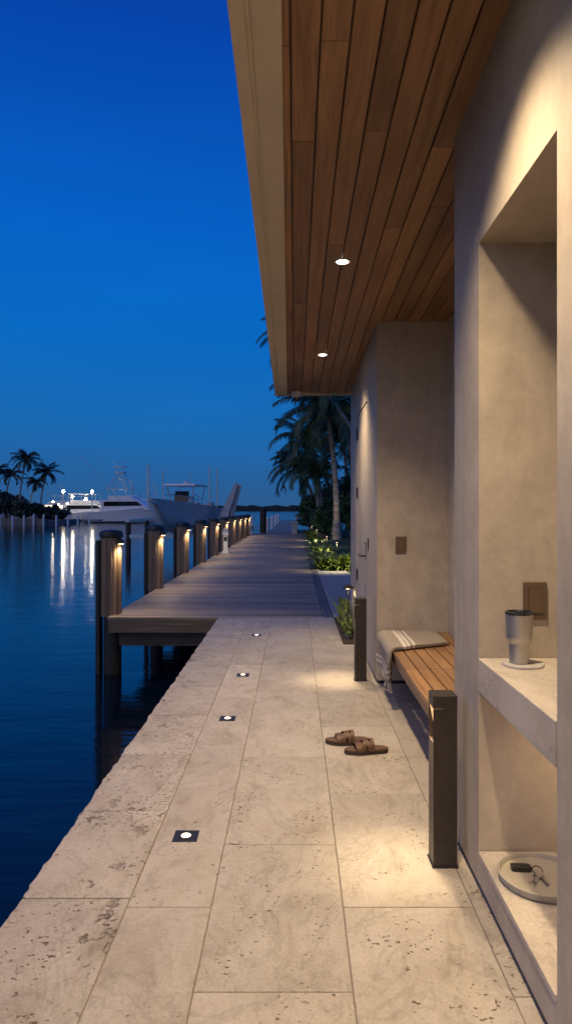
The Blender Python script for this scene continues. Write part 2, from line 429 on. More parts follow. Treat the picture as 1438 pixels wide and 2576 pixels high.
for i,(x,y) in enumerate([(.31,-2.0),(.31,-.2),(.313,2.08),(.313,4.52),(.28,6.96)]):
    z=cz(y)
    mb=MB(); n=28
    ringp=[(.055,.004),(.055,-.005),(.040,-.005),(.036,.003)]
    for (r,zz) in ringp:
        for k in range(n):
            a=2*math.pi*k/n; mb.v.append((x+r*math.cos(a),y+r*math.sin(a),z+zz-.027*r*math.sin(a)))
    for j in range(3):
        for k in range(n):
            k2=(k+1)%n; mb.face((j*n+k,j*n+k2,(j+1)*n+k2,(j+1)*n+k))
    dl=mb.out('downlight',m_whitep,house,smooth=True,recalc=False)
    mb=MB(); mb.lathe([(.037,-.0035),(.037,-.0015)],(x,y,z),24); mb.out('lens',E_down,dl)
    s=spot('downlight_beam',house,(x,y,z-.03),(x-.26,y,0),(285,285,290,275,205)[i],WARM,114,1.0,.06)
mb=MB(); cx,cy=.018,8.86; c0=cz(cy)
mb.lathe([(.0,0),(.068,0),(.072,-.055),(.062,-.078),(.0,-.078)],(cx,cy,c0-.001),24)
sc=mb.out('security_camera',m_whitep,house,smooth=True)
mb=MB(); mb.lathe([(.054,0)]+[(.052*math.cos(a),-.052*math.sin(a)) for a in [0,.3,.6,.9,1.2,1.45]],(cx,cy,c0-.079),20); mb.out('camera_dome',m_glass,sc,smooth=True)

# ------------------------------------------------------------------ bench
bench=thing('bench','slatted teak wall bench mounted in the plaster alcove','bench',(1.0,4.45,0))
mb=MB()
bx0,bx1=.72,1.30; n=7; wv=(bx1-bx0)/n
for (a,c2) in ((3.10,4.50),(4.50,5.845)):
    for i in range(n):
        mb.box(bx0+i*wv+.004,bx0+(i+1)*wv-.004,a+.004,c2-.004,.415,.445,R.random())
mb.out('seat',m_bench,bench,bevel=.003)
mb=MB(); mb.box(.735,.765,3.1,5.845,.345,.414,.4); mb.box(1.2,1.23,3.1,5.845,.345,.414,.4)
for y in (3.13,4.47,5.8): mb.box(.767,1.19,y,y+.04,.345,.413,.4)
mb.out('seat_frame',m_bench,bench,bevel=.003)
for y in (3.3,4.48,5.6):
    mb=MB(); mb.pry([(.80,.344),(1.303,.344),(1.303,.14),(1.27,.14)],y,y+.012)
    mb.out('bracket',m_bronze,bench)

# towel: folded bundle lofted along a path that lies on the seat and hangs over its edge
tow=thing('towel','folded beige striped towel with fringe draped over the teak bench','towel',(.95,5.4,.445))
ZT=.447
def path(s):
    L1=.45; r=.022
    if s<L1: return 1.19-s,ZT,0.0
    s2=s-L1; q=r*math.pi/2
    if s2<q: a=s2/r; return 1.19-L1-r*math.sin(a),ZT-(r-r*math.cos(a)),a
    return 1.19-L1-r,ZT-r-(s2-q),math.pi/2
mb=MB(); NS=64; NL=56; SM=.70
for i in range(NS+1):
    s=SM*i/NS; px_,pz_,an=path(s); nx_,nz_=-math.sin(an),math.cos(an)
    f=min(1,s/.5); yc=5.475+(5.375-5.475)*f; hw=.215+(.375-.215)*f
    hang=max(0,(s-.47)/.23); hw*=1-.10*hang; yc+=.02*hang
    th=.040*(1-hang)+.022*hang
    if i<5: k=math.sqrt(1-((5-i)/5.2)**2); th*=k
    for j in range(NL):
        a=2*math.pi*j/NL; ca,sa=math.cos(a),math.sin(a)
        cy_=math.copysign(abs(ca)**.30,ca); cn=.5+.5*math.copysign(abs(sa)**.6,sa)
        y=yc+hw*cy_
        gro=0
        if abs(cy_)>.9: gro=.007*math.exp(-((cn-.5)/.13)**2)
        y-=math.copysign(gro,ca)
        wr=0
        if sa>0: wr=.006*noise.noise(Vector((s*9,y*7,3)))+.003*noise.noise(Vector((s*26,y*22,1)))
        fold=.013*math.sin(y*30+1)*min(1,hang*2)+.006*math.sin(y*71)*hang
        t_=th*cn+wr+fold+.001
        y+=.006*noise.noise(Vector((s*12,ca*3,7)))
        mb.v.append((px_+nx_*max(t_,.001 if hang==0 else -.01),y,pz_+nz_*max(t_,.001))); mb.uv[len(mb.v)-1]=(min(.999,s/.72),j/NL)
for i in range(NS):
    for j in range(NL):
        j2=(j+1)%NL; mb.face((i*NL+j,i*NL+j2,(i+1)*NL+j2,(i+1)*NL+j))
mb.face([j for j in range(NL)][::-1]); mb.face([NS*NL+j for j in range(NL)])
mb.out('towel_cloth',m_towel,tow,smooth=True,ang=80)
mb=MB(); px_,pz_,an=path(SM)
for i in range(44):
    y=5.065+.66*i/43; x=px_-.012-.013*math.sin(y*30+1); l=R.uniform(.045,.085)
    mb.tube([(x,y,pz_+.006),(x+R.uniform(-.006,.006),y+R.uniform(-.008,.008),pz_-l*.5),(x+R.uniform(-.012,.012),y+R.uniform(-.014,.014),pz_-l)],[.004,.0028,.0042],5)
fr=mb.out('fringe',m_fringe,tow)

# ------------------------------------------------------------------ bollards
def bollard(x,y):
    bo=thing('bollard_light','square bronze bollard light standing on the stone paving beside the wall','bollard',(x,y,0),'bronze bollard lights')
    hw=.050
    mb=MB()
    mb.box(-hw,hw,-hw,hw,.004,.52)
    mb.box(-.008,hw,-hw+.0055,hw-.0055,.5205,.663)
    for yy in (-hw,hw-.005): mb.box(-hw,hw,yy,yy+.005,.5202,.663)
    mb.out('body',m_bronze,bo,bevel=.0012,local=True)
    mb=MB(); mb.box(-hw-.0008,hw+.0008,-hw-.0008,hw+.0008,.664,.718); mb.out('cap',m_bronze,bo,bevel=.003,local=True)
    mb=MB(); mb.box(-hw-.005,hw+.005,-hw-.005,hw+.005,.0,.006); mb.out('base_plate',m_black,bo,local=True)
    mb=MB(); mb.hexa([(-.020,-.044,.521),(-.009,-.044,.521),(-.009,.044,.521),(-.020,.044,.521),(-.047,-.044,.662),(-.009,-.044,.662),(-.009,.044,.662),(-.047,.044,.662)])
    mb.out('lens',E_boll,bo,local=True)
    return bo
for (x,y,p) in ((.626,2.90,21),(.570,5.99,26)):
    bo=bollard(x,y)
    spot('bollard_beam',bo,(x-.072,y,.62),(x-.20,y-.01,0),p,(1,.77,.48),74,1.0,.03)

# ------------------------------------------------------------------ in-ground lights
for (x,y) in ((-.499,3.126),(-.482,4.88),(-.470,6.16),(-.457,8.1)):
    g=thing('recessed_ground_light','small square black recessed light set flush in the stone paving','ground light',(x,y,0),'recessed ground lights')
    mb=MB(); mb.box(-.056,.056,-.054,.054,-.02,.0030); mb.out('trim_plate',m_black,g,local=True,bevel=.001)
    mb=MB(); mb.lathe([(.032,.0031),(.032,.0048),(.026,.0048)],(0,0,0),20); mb.out('bezel',m_bronze,g,local=True)
    mb=MB(); mb.lathe([(.022,.0049),(.020,.0068)],(0,0,0),20); mb.out('lens',E_ground,g,local=True)

# ------------------------------------------------------------------ sandals
def sandal(x,y,rz,flip):
    s=thing('sandal','brown leather strap sandal lying on the stone paving','sandal',(x,y,.001),'pair of sandals',rz)
    L=.275
    def hwid(t):
        return (.034+.016*math.sin(math.pi*min(1,max(0,t*1.05)))+.010*math.exp(-((t-.70)/.16)**2))*(math.sqrt(max(0,1-((t-.5)/.5)**8)))
    def outline(k,sc=1):
        pts=[]
        for i in range(k+1):
            t=i/k; tt=min(.999,max(.001,t)); cx=.010*flip*math.sin(t*3)
            pts.append((-L/2+L*t,cx+sc*hwid(tt)))
        for i in range(k,-1,-1):
            t=i/k; tt=min(.999,max(.001,t)); cx=.010*flip*math.sin(t*3)
            pts.append((-L/2+L*t,cx-sc*hwid(tt)))
        return pts
    mb=MB(); mb.prz(outline(26,1),.0,.020); mb.out('sole',m_sole,s,local=True,bevel=.003)
    mb=MB(); mb.prz(outline(26,.95),.0205,.027); mb.out('insole',m_insole,s,local=True,bevel=.002)
    mb=MB()
    def band(t0a,t1a,t0b,t1b,hgt):
        k=14; b0=len(mb.v)
        for i in range(k+1):
            q=i/k; a=math.pi*q
            ta=t0a+(t0b-t0a)*q; tb=t1a+(t1b-t1a)*q
            for (t,hh) in ((ta,0),(tb,0),(tb,.004),(ta,.004)):
                cx=.010*flip*math.sin(t*3); hw2=hwid(t)*1.0
                yy=cx+hw2*math.cos(a)*(1+ .04); zz=.018+(hgt*(1.0-.25*(t-.5)*2))*math.sin(a)**.8+hh
                mb.v.append((-L/2+L*t,yy+(hh*math.cos(a)),zz))
        for i in range(k):
            for j in range(4):
                j2=(j+1)%4; a=b0+i*4; mb.face((a+j,a+j2,a+4+j2,a+4+j))
        mb.face((b0,b0+1,b0+2,b0+3)); mb.face([b0+k*4+i for i in range(4)])
    band(.60,.76,.60,.76,.042); band(.36,.48,.56,.66,.052); band(.56,.66,.36,.48,.054); band(.34,.42,.34,.42,.056)
    mb.out('strap',m_leather,s,local=True,bevel=.001,smooth=True)
    mb=MB(); mb.box(-.012,.008,-.046,-.041,.045,.062); mb.out('buckle',m_nickel,s,local=True,bevel=.001)
    return s
sandal(.330,4.38,rad(183),1); sandal(.437,4.20,rad(188),-1)

# ------------------------------------------------------------------ niche items
ts=thing('tumbler','stainless steel insulated tumbler standing on a coaster on the stone shelf','tumbler',(.835,2.55,.925))
mb=MB(); mb.lathe([(.033,0),(.0355,.003),(.037,.070),(.039,.080),(.046,.090),(.0475,.10),(.0500,.178),(.0505,.182)],(0,0,0),48); mb.out('body',m_steel,ts,local=True,smooth=True)
mb=MB(); mb.lathe([(.0500,.1822),(.0520,.184),(.0520,.190),(.049,.192),(.044,.192),(.043,.187)],(0,0,0),48); mb.box(-.012,.02,-.012,.012,.1875,.194)
mb.out('lid',m_glass,ts,local=True,smooth=True)
mb=MB(); pts=[]
for i in range(40):
    a=2*math.pi*i/40; r=.076*(1+.05*noise.noise(Vector((math.cos(a)*2,math.sin(a)*2,.3))))
    pts.append((.850+r*math.cos(a),2.55+r*math.sin(a)))
mb.prz(pts,.9155,.9245); co=mb.out('coaster',m_coaster,None,bevel=.002); tag(co,'pale round stone coaster under the steel tumbler','coaster')
tr=MB(); tr.lathe([(.0,.002),(.125,.002),(.148,.006),(.153,.020),(.153,.030),(.148,.0315),(.145,.028),(.143,.014),(.130,.010),(.0,.010)],(.888,2.46,.157),64)
tro=tr.out('tray',m_ceramic,None,smooth=True); tag(tro,'round cream ceramic tray on the lower niche slab','tray')
kz=.1675
kt=thing('key_bunch','black remote fob and nickel house keys in the tray','keys',(.9,2.46,kz))
mb=MB()
pts=[(-.036,-.014),(-.028,-.018),(.026,-.018),(.036,-.012),(.036,.012),(.026,.018),(-.028,.018),(-.036,.014)]
def rot(p,a,o): return (o[0]+p[0]*math.cos(a)-p[1]*math.sin(a),o[1]+p[0]*math.sin(a)+p[1]*math.cos(a))
mb.prz([rot(p,rad(-5),(.832,2.52)) for p in pts],kz,kz+.016)
for dx in (-.016,.0,.014): mb.box(.832+dx-.005,.832+dx+.005,2.515,2.525,kz+.0155,kz+.0175)
mb.out('key_fob',m_blackpl,kt,bevel=.003)
m_keys=simple('aged_nickel',(.34,.31,.27),(.46,.42,.36),20,.35,0,.6)
mb=MB(); ring=[(.884+.018*math.cos(a),2.495+.018*math.sin(a),kz+.012+.006*math.sin(a)) for a in [2*math.pi*i/24 for i in range(25)]]
mb.tube(ring,.0020,6); mb.out('key_ring',m_bronze,kt)
def key(ax,o,z):
    K=1.25
    mb=MB(); head=[(K*.013*math.cos(2*math.pi*i/14),K*.012*math.sin(2*math.pi*i/14)) for i in range(14)]
    mb.prz([rot(p,ax,o) for p in head],z,z+.003)
    bl=[(.010,-.0050),(.045,-.0050),(.052,0),(.045,.0045),(.041,.002),(.037,.0045),(.033,.0015),(.029,.0045),(.025,.002),(.020,.0045),(.010,.0045)]
    mb.prz([rot((p[0]*K,p[1]*K),ax,o) for p in bl],z+.0002,z+.0028); mb.out('key',m_keys,kt,bevel=.0005)
key(rad(222),(.876,2.472),kz+.001); key(rad(-82),(.888,2.468),kz+.005); key(rad(-120),(.882,2.470),kz+.009)

# ------------------------------------------------------------------ dock
dock=thing('dock','long weathered timber dock with cross boards over the canal','dock',(-1.1,9.45,0))
mb=MB(); y=9.45
while y<42:
    vv=R.random(); mb.box(-2.60+R.uniform(-.004,.004),.385,y,y+.136,-.036,R.uniform(-.0016,.0016),vv); y+=.144
mb.out('decking',m_deck,dock,bevel=.003,seg=1)
mb=MB()
for a in range(9):
    mb.box(.390,.448,9.45+a*3.6,9.45+a*3.6+3.594,-.036,.002,R.random()); mb.box(.453,.515,9.45+a*3.6,9.45+a*3.6+3.594,-.036,.002,R.random())
mb.out('border_board',m_deckY,dock,bevel=.003)
mb=MB(); mb.box(-2.58,.5,9.452,9.49,-.215,-.037,.8); mb.box(-2.58,-2.54,9.495,41.9,-.215,-.037,.7)
mb.box(-2.66,.5,9.72,9.98,-.45,-.217,.35)
for yy in range(1,11): mb.box(-2.5,.5,9.75+3.1*yy,9.95+3.1*yy,-.45,-.217,.3)
for xx in (-1.9,-1.2,-.5,.2): mb.box(xx,xx+.05,9.5,41.9,-.215,-.037,.3)
mb.out('joist',m_beam,dock)
first=None
for i in range(10):
    y=9.78+3.1*i; x=-2.63
    if first is None:
        p=thing('dock_piling','fluted timber clad dock piling with dark cap and downward light','piling',(x,y,0),'lit dock pilings')
        mb=MB(); mb.lathe([(.148,-.03),(.148,1.095)],(0,0,0),64,rf=lambda i:(.955 if i%4==0 else 1))
        for fi in range(len(mb.var)-2): mb.var[fi]=((fi//4)*.377)%1
        mb.out('cladding',m_pile,p,local=True)
        mb=MB(); mb.lathe([(.165,1.096),(.168,1.10),(.168,1.15),(.150,1.18),(.08,1.2),(.01,1.203)],(0,0,0),32); mb.out('cap',m_black,p,local=True,smooth=True)
        mb=MB(); mb.lathe([(.125,-2.2),(.125,-.04)],(.02,0,0),16); mb.box(-.20,-.145,-.09,.09,-1.2,1.05); mb.out('post',m_pilelow,p,local=True)
        mb=MB(); a=rad(-28); lx,ly=.185*math.cos(a),.185*math.sin(a)
        mb.tube([(.14*math.cos(a),.14*math.sin(a),1.05),(lx,ly,1.05)],.012,8)
        mb.lathe([(.045,-.045),(.045,-.015),(.034,.008),(.01,.016),(.001,.017)],(lx,ly,1.05),16)
        lf=mb.out('lamp_hood',m_black,p,local=True,smooth=True)
        mb=MB(); mb.lathe([(.034,-.05),(.034,-.046)],(lx,ly,1.05),14); mb.out('lens',E_pile,lf,local=True)
        spot('piling_beam',p,(x+lx*1.12,y+ly*1.12,.985),(x+lx*1.12+.25,y+ly*1.12,0),36,(1,.76,.48),155,.8,.03)
        first=p
    else:
        p=copy_thing(first,(x,y,0))
sup=thing('support_piling','dark wet round timber pile carrying the dock from the water','piling',(-1.3,10.0,-.45),'dock support piles')
mb=MB(); mb.lathe([(.13,-1.6),(.125,0)],(0,0,0),16); mb.out('pile_shaft',m_pilelow,sup,local=True)
for i in range(1,4): copy_thing(sup,(-1.3,10.0+3.1*i,-.45))
fp=thing('mooring_pile','tall dark unlit mooring pile at the end of the dock','piling',(-1.98,42.3,0))
mb=MB(); mb.lathe([(.20,-2),(.2,1.38),(.22,1.39),(.22,1.46),(.1,1.52)],(0,0,0),14); mb.out('pile_shaft',m_pilelow,fp,local=True)
fd=thing('far_dock','narrow timber finger dock continuing over the water','dock',(-.9,60,0))
mb=MB(); y=42.4
while y<90: mb.box(-1.75,-.05,y,y+.28,-.05,0,R.random()); y+=.3
for yy in (48,58,68,78): mb.box(-3.9,-1.8,yy,yy+.9,-.05,0,.5)
mb.out('decking',m_deck,fd)
fpile=thing('dock_post','short pale dock post beside the finger dock','post',(-1.95,48,0),'short pale dock posts')
mb=MB(); mb.lathe([(.13,-2),(.13,.75),(.15,.76),(.09,.9)],(0,0,0),12); mb.out('post_shaft',m_whitep,fpile,local=True)
for (x,y) in ((-3.7,48.5),(-1.95,58),(-3.7,58.5),(-1.95,68),(-1.95,78),(.15,56),(.15,66),(.15,76)): copy_thing(fpile,(x,y,0))
pd=thing('power_pedestal','white dock power pedestal with dark sockets on the timber deck','pedestal',(-2.33,22.9,0))
mb=MB(); mb.box(-.11,.11,-.09,.09,0,.06); mb.box(-.075,.075,-.06,.06,.06,.62)
mb.prism([(-.11,-.1),(.11,-.1),(.11,.1),(-.11,.1)],lambda p:(p[0],p[1],.62),lambda p:(p[0]*.7,p[1]*.7,.84))
mb.out('housing',m_whitep,pd,local=True,bevel=.01)
mb=MB(); mb.box(-.05,.05,-.066,-.061,.42,.56); mb.out('socket',m_blackpl,pd,local=True)
mb=MB(); mb.tube([(.08,0,.45)]+[(.12+.07*math.cos(a),-.02,.33+.12*math.sin(a)) for a in [i*.5 for i in range(26)]],.014,6); mb.out('hose',m_blackpl,pd,local=True)
pb=thing('dock_box','small grey dock equipment post at the edge of the timber deck','dock box',(-.05,40.5,0))
mb=MB(); mb.box(-.16,.16,-.14,.14,.0,.62); mb.prz([(-.2,-.18),(.2,-.18),(.2,.18),(-.2,.18)],.621,.72); mb.out('housing',m_greyhull,pb,local=True,bevel=.02)

# ------------------------------------------------------------------ boats
def hull(mb,L,B,H0,H1,ks=.28,open_=True,n=22,mi=0,mit=0):
    rows=[]
    for i in range(n+1):
        t=i/n
        b=B/2*(1-max(0,(t-.42)/.58)**2.3)*(.93+.07*math.sin(math.pi*min(1,t*1.4)))
        b=max(b,.012)
        zs=H0+(H1-H0)*t**1.8
        k=(zs*.80)*max(0,(t-.62)/.38)**2.4
        bc=b*(.86-.45*max(0,(t-.4)/.6)**1.2); zc=k+(zs-k)*ks
        x=L*t*.93
        fx=L*.07*max(0,(t-.5)/.5)**1.5
        pts=[]
        for (yy,zz) in ((0,k),(bc*.5,k+(zc-k)*.45),(bc,zc),(bc+(b-bc)*.25,zc+(zs-zc)*.35),(bc+(b-bc)*.6,zc+(zs-zc)*.7),(b,zs)):
            pts.append((x+fx*(zz-k)/max(.01,zs-k),yy,zz))
        ins=max(.005,b-.12)
        if open_:
            pts+=[(x+fx-.02,ins,zs+.01),(x+fx-.05,ins,zs-.42*(1-t*.5)),(x+fx-.05,0,zs-.42*(1-t*.5))]
        else: pts+=[(x+fx,ins,zs+.04),(x+fx,0,zs+.10)]
        rows.append(pts)
    m=len(rows[0])
    for sgn in (1,-1):
        b0=len(mb.v)
        for r in rows:
            for p in r: mb.v.append((p[0],p[1]*sgn,p[2]))
        for i in range(n):
            for j in range(m-1):
                a=b0+i*m+j; q=(a,a+1,a+m+1,a+m); mb.face(q if sgn<0 else q[::-1],.5,mi if j>=2 else mit)
        q=[b0+j for j in range(m)]; mb.face(q,.5,mi)
bow=Vector((-6.35,30.6)); ste=Vector((-5.25,38.6)); d=bow-ste
cb=thing('center_console_boat','white centre console fishing boat with hardtop raised on a lift','boat',(ste.x,ste.y,.32),None,math.atan2(d.y,d.x))
mb=MB(); hull(mb,8.3,2.95,1.22,1.66); mb.out('hull',[m_white],cb,local=True,smooth=True,recalc=True)
mb=MB(); mb.pry([(2.9,.75),(4.2,.75),(4.0,1.45),(3.7,1.85),(3.0,1.85)],-.42,.42); mb.box(1.9,2.5,-.4,.4,.75,1.35); mb.out('console',m_white,cb,local=True,bevel=.04)
mb=MB(); mb.hexa([(3.98,-.36,1.5),(4.02,-.36,1.5),(4.02,.36,1.5),(3.98,.36,1.5),(3.72,-.36,2.08),(3.76,-.36,2.08),(3.76,.36,2.08),(3.72,.36,2.08)]); mb.out('windscreen',m_glass,cb,local=True)
mb=MB(); mb.box(1.9,4.3,-.85,.85,2.34,2.41); mb.box(2.1,4.1,-.76,.76,2.411,2.45); mb.out('hardtop',m_white,cb,local=True,bevel=.03)
for sy in (-1,1):
    mb=MB()
    mb.tube([(2.3,sy*.55,.8),(2.2,sy*.62,1.7),(2.0,sy*.7,2.345)],.028,8); mb.tube([(3.9,sy*.45,.9),(3.9,sy*.55,1.7),(4.1,sy*.7,2.345)],.028,8)
    mb.tube([(2.2,sy*.62,1.7),(3.9,sy*.55,2.0)],.02,8)
    mb.out('top_support',m_nickel,cb,local=True)
mb=MB()
mb.box(2.8,3.2,-.2,.2,2.452,2.52); mb.tube([(2.6,.1,2.45),(2.5,.1,3.05)],.012,6); mb.tube([(3.0,0,2.52),(3.0,0,2.62)],.11,10); mb.out('antenna',m_whitep,cb,local=True)
for sy in (-.4,.4):
    mb=MB(); mb.box(-.55,.0,sy-.16,sy+.16,1.05,1.55); mb.box(-.35,-.15,sy-.08,sy+.08,.1,1.05); mb.out('outboard_motor',m_greyhull,cb,local=True,bevel=.06)
for sy in (-1,1):
    mb=MB(); mb.tube([(7.5,sy*.28,1.66),(7.4,sy*.3,1.84),(6.4,sy*.84,1.80),(5.0,sy*1.22,1.60)],.018,6)
    mb.out('bow_rail',m_nickel,cb,local=True)
bl=thing('boat_lift','grey boat lift with piles and cradle beams over the water','boat lift',(-6.0,35,-.85))
for (x,y) in ((-8.1,33.2),(-8.1,37.4),(-3.6,33.2),(-3.6,37.4)):
    mb=MB(); mb.lathe([(.13,-2.5),(.13,.85)],(x,y,0),12); mb.out('lift_pile',m_pilelow,bl)
mb=MB(); mb.box(-8.2,-3.5,33.1,33.3,.08,.25); mb.box(-8.2,-3.5,37.3,37.5,.08,.25)
mb.box(-8.2,-8.0,33,37.6,.85,.98); mb.box(-3.7,-3.5,33,37.6,.85,.98)
mb.hexa([(-6.8,33,.252),(-6.65,33,.252),(-6.65,37.6,.252),(-6.8,37.6,.252),(-6.9,33,.55),(-6.8,33,.55),(-6.8,37.6,.55),(-6.9,37.6,.55)])
mb.hexa([(-5.2,33,.252),(-5.05,33,.252),(-5.05,37.6,.252),(-5.2,37.6,.252),(-5.05,33,.55),(-4.95,33,.55),(-4.95,37.6,.55),(-5.05,37.6,.55)])
mb.out('cradle_beam',m_nickel,bl)
for (x,y,z) in ((-8.33,39,4.0),(-8.7,45,4.0),(-5.19,41.5,4.1),(-4.6,40.3,3.9)):
    mb=MB(); mb.lathe([(.045,-2.5),(.035,z)],(x,y,0),10); o=mb.out('guide_pole',m_whitep,bl)
dv=thing('davit_crane','grey davit crane with a raised slanting boom on the dock','davit',(-3.05,34.6,0))
mb=MB(); mb.lathe([(.22,-.05),(.22,.05),(.13,.06),(.12,1.0),(.16,1.02),(.16,1.12)],(-3.05,34.6,0),16); mb.box(-3.3,-2.6,34.4,34.8,-.12,-.04); mb.out('pedestal',m_greyhull,dv)
def beam(mb,a,b,w0,w1,t0,t1,var=.5):
    a=Vector(a);b=Vector(b);d=(b-a).normalized();s=Vector((0,1,0));u=d.cross(s).normalized()
    P=[]
    for (p,w,t) in ((a,w0,t0),(b,w1,t1)):
        P+=[p-s*t-u*w,p+s*t-u*w,p+s*t+u*w,p-s*t+u*w]
    mb.hexa([P[0],P[1],P[2],P[3],P[4],P[5],P[6],P[7]],var)
mb=MB(); beam(mb,(-3.72,34.45,.75),(-2.95,34.45,2.80),.24,.08,.05,.05); beam(mb,(-3.5,34.7,.65),(-2.82,34.7,2.72),.26,.11,.05,.05)
beam(mb,(-3.2,34.58,1.0),(-3.25,34.58,1.9),.06,.05,.05,.05); mb.out('boom',m_greyhull,dv,bevel=.02)
mb=MB(); mb.tube([(-2.9,34.6,2.8),(-3.4,34.6,1.2)],.012,5); mb.out('winch_cable',m_black,dv)

def yacht(name,label,x,y,L,rz,tower=False,cat='yacht',lit=False):
    e=thing(name,label,cat,(x,y,-1.3),None,rz)
    B=L*.27; H=L*.13+.6
    mb=MB(); hull(mb,L,B,H*.85,H*1.35,.3,False); mb.out('hull',m_white,e,local=True,smooth=True)
    mb=MB(); z=H*.88; hh=1.5*L/14+.2
    mb.pry([(L*.18,z),(L*.74,z+.2),(L*.60,z+hh),(L*.18,z+hh)],-B*.36,B*.36)
    mb.pry([(L*.26,z+hh+.01),(L*.56,z+hh+.01),(L*.52,z+hh+.7),(L*.26,z+hh+.7)],-B*.3,B*.3)
    mb.out('cabin',m_white,e,local=True,bevel=.08)
    mb=MB(); mb.pry([(L*.22,z+hh*.45),(L*.66,z+hh*.5),(L*.60,z+hh*.86),(L*.22,z+hh*.86)],-B*.365,B*.365); mb.out('cabin_window',E_cabin if lit else m_glass,e,local=True)
    mb=MB(); mb.box(L*.24,L*.5,-B*.3,B*.3,z+hh+1.75,z+hh+1.85)
    for xx in (.26,.47):
        for sy in (-1,1): mb.tube([(L*xx,sy*B*.26,z+hh+.6),(L*xx,sy*B*.26,z+hh+1.8)],.05,6)
    mb.out('hardtop',m_white,e,local=True)
    if tower:
        mb=MB()
        for sy in (-1,1):
            mb.tube([(L*.26,sy*B*.28,z+hh+1.85),(L*.34,sy*B*.12,z+hh+4.6)],.06,5); mb.tube([(L*.48,sy*B*.28,z+hh+1.85),(L*.38,sy*B*.12,z+hh+4.6)],.06,5)
            mb.tube([(L*.4,sy*B*.4,z+hh),(L*.1,sy*B*1.2,z+hh+7)],.04,5)
        for k in range(1,5):
            f=k/5; mb.tube([(L*(.26+.08*f),B*(.28-.16*f),z+hh+1.85+2.75*f),(L*(.48-.1*f),-B*(.28-.16*f),z+hh+1.85+2.75*f)],.04,5)
            mb.tube([(L*(.26+.08*f),-B*(.28-.16*f),z+hh+1.85+2.75*f),(L*(.48-.1*f),B*(.28-.16*f),z+hh+1.85+2.75*f)],.04,5)
        mb.box(L*.31,L*.41,-B*.18,B*.18,z+hh+4.55,z+hh+4.65); mb.box(L*.30,L*.42,-B*.2,B*.2,z+hh+5.5,z+hh+5.56)
        for sx in (.32,.4): mb.tube([(L*sx,0,z+hh+4.6),(L*sx,0,z+hh+6.6)],.04,5)
        mb.out('tuna_tower',m_whitep,e,local=True)
    return e
PX=lambda px,d:(px-742)*d/1717
yacht('motor_yacht','white motor yacht moored stern in at the marina dock',PX(118,118),120,13,rad(12))
yacht('motor_yacht','white motor cruiser with lit cabin near the marina lamps',PX(170,126),126,13,rad(-12),lit=True)
yacht('sport_fishing_yacht','large white sport fishing yacht with tall tuna tower at the marina',PX(226,116),116,16,rad(-14),True,'fishing yacht')
yacht('motor_yacht','low white motor cruiser beside the fishing yacht',PX(282,140),140,13,rad(-18))
yacht('motor_yacht','small white cabin boat at the outer marina berth',PX(335,160),160,11,rad(-30))
yacht('motor_yacht','white cabin cruiser moored behind the marina lamps',PX(215,150),150,14,rad(-170),lit=True)
yacht('motor_yacht','white motor cruiser moored among the farther marina berths',PX(262,158),158,14,rad(-165))
yacht('motor_yacht','white flybridge cruiser moored beside the bare masts',PX(350,182),182,13,rad(-160))
def sailboat(x,y,L,h,rz):
    e=thing('sailboat','white sailboat with bare mast moored in the marina','sailboat',(x,y,-1.2),'moored sailboats',rz)
    mb=MB(); hull(mb,L,L*.28,1.2,1.6,.35,False,14); mb.out('hull',m_white,e,local=True,smooth=True)
    mb=MB(); mb.pry([(L*.3,1.2),(L*.65,1.3),(L*.6,1.75),(L*.3,1.75)],-L*.09,L*.09); mb.out('cabin',m_white,e,local=True)
    mb=MB(); mb.lathe([(.11,1.3),(.08,h)],(L*.55,0,0),8); mb.tube([(L*.55,0,2.5),(L*.1,0,2.4)],.08,6)
    for sy in (-1,1): mb.tube([(L*.55,0,h*.97),(L*.5,sy*L*.13,1.4)],.015,4)
    mb.tube([(L*.55,0,h*.97),(L*.97,0,1.6)],.015,4); mb.out('mast',m_whitep,e,local=True)
sailboat(PX(322,150),150,9,12.5,rad(-20)); sailboat(PX(296,170),172,9,10,rad(-40)); sailboat(PX(355,175),176,8,9.5,rad(-30)); sailboat(PX(205,165),166,9,9,rad(-150))

for (px,py,d) in ((160,1236,118),(183,1249,132),(217,1256,128),(232,1237,118),(230,1262,140),(134,1262,112),(148,1268,135),(200,1268,150),(256,1266,155),(305,1270,170),(350,1274,190),(20,1272,110),(170,1266,122),(282,1268,160),(328,1272,180)):
    z=1.5+(1280-py)*d/1717; x=PX(px,d)
    l=thing('street_lamp','slim marina lamp post with a bright globe','lamp post',(x,d,-.3),'marina lamp posts')
    mb=MB(); mb.lathe([(.1,0),(.06,z+.3-.2)],(0,0,0),8); mb.out('lamp_post',m_sail,l,local=True)
    rr=.24 if py<1262 else .13
    mb=MB(); mb.lathe([(rr*math.sin(a),-rr*math.cos(a)) for a in [.05,.5,1,1.5,2,2.6,3.1]],(0,0,z+.3),12); mb.out('lamp_globe',E_dock,l,local=True,smooth=True)
md=thing('marina_dock','low pale marina dock lined with moored boats','dock',(-40,115,-.4))
mb=MB(); mb.box(-60,-31,108,110.2,-.45,-.2); mb.box(-60,-29,136,138,-.45,-.2); mb.box(-44,-43,110,136,-.45,-.2); mb.out('decking',m_conc,md)
mp_=thing('marina_piling','short white capped marina piling','piling',(-41,95,-.85),'marina pilings')
mb=MB(); mb.lathe([(.14,-1),(.14,1.3),(.17,1.31),(.09,1.5),(.01,1.53)],(0,0,0),10); mb.out('pile_shaft',m_whitep,mp_,local=True)
for i in range(1,9): copy_thing(mp_,(-41+1.45*i+R.uniform(-.2,.2),95+i*.3,-.85+R.uniform(-.25,.15)))
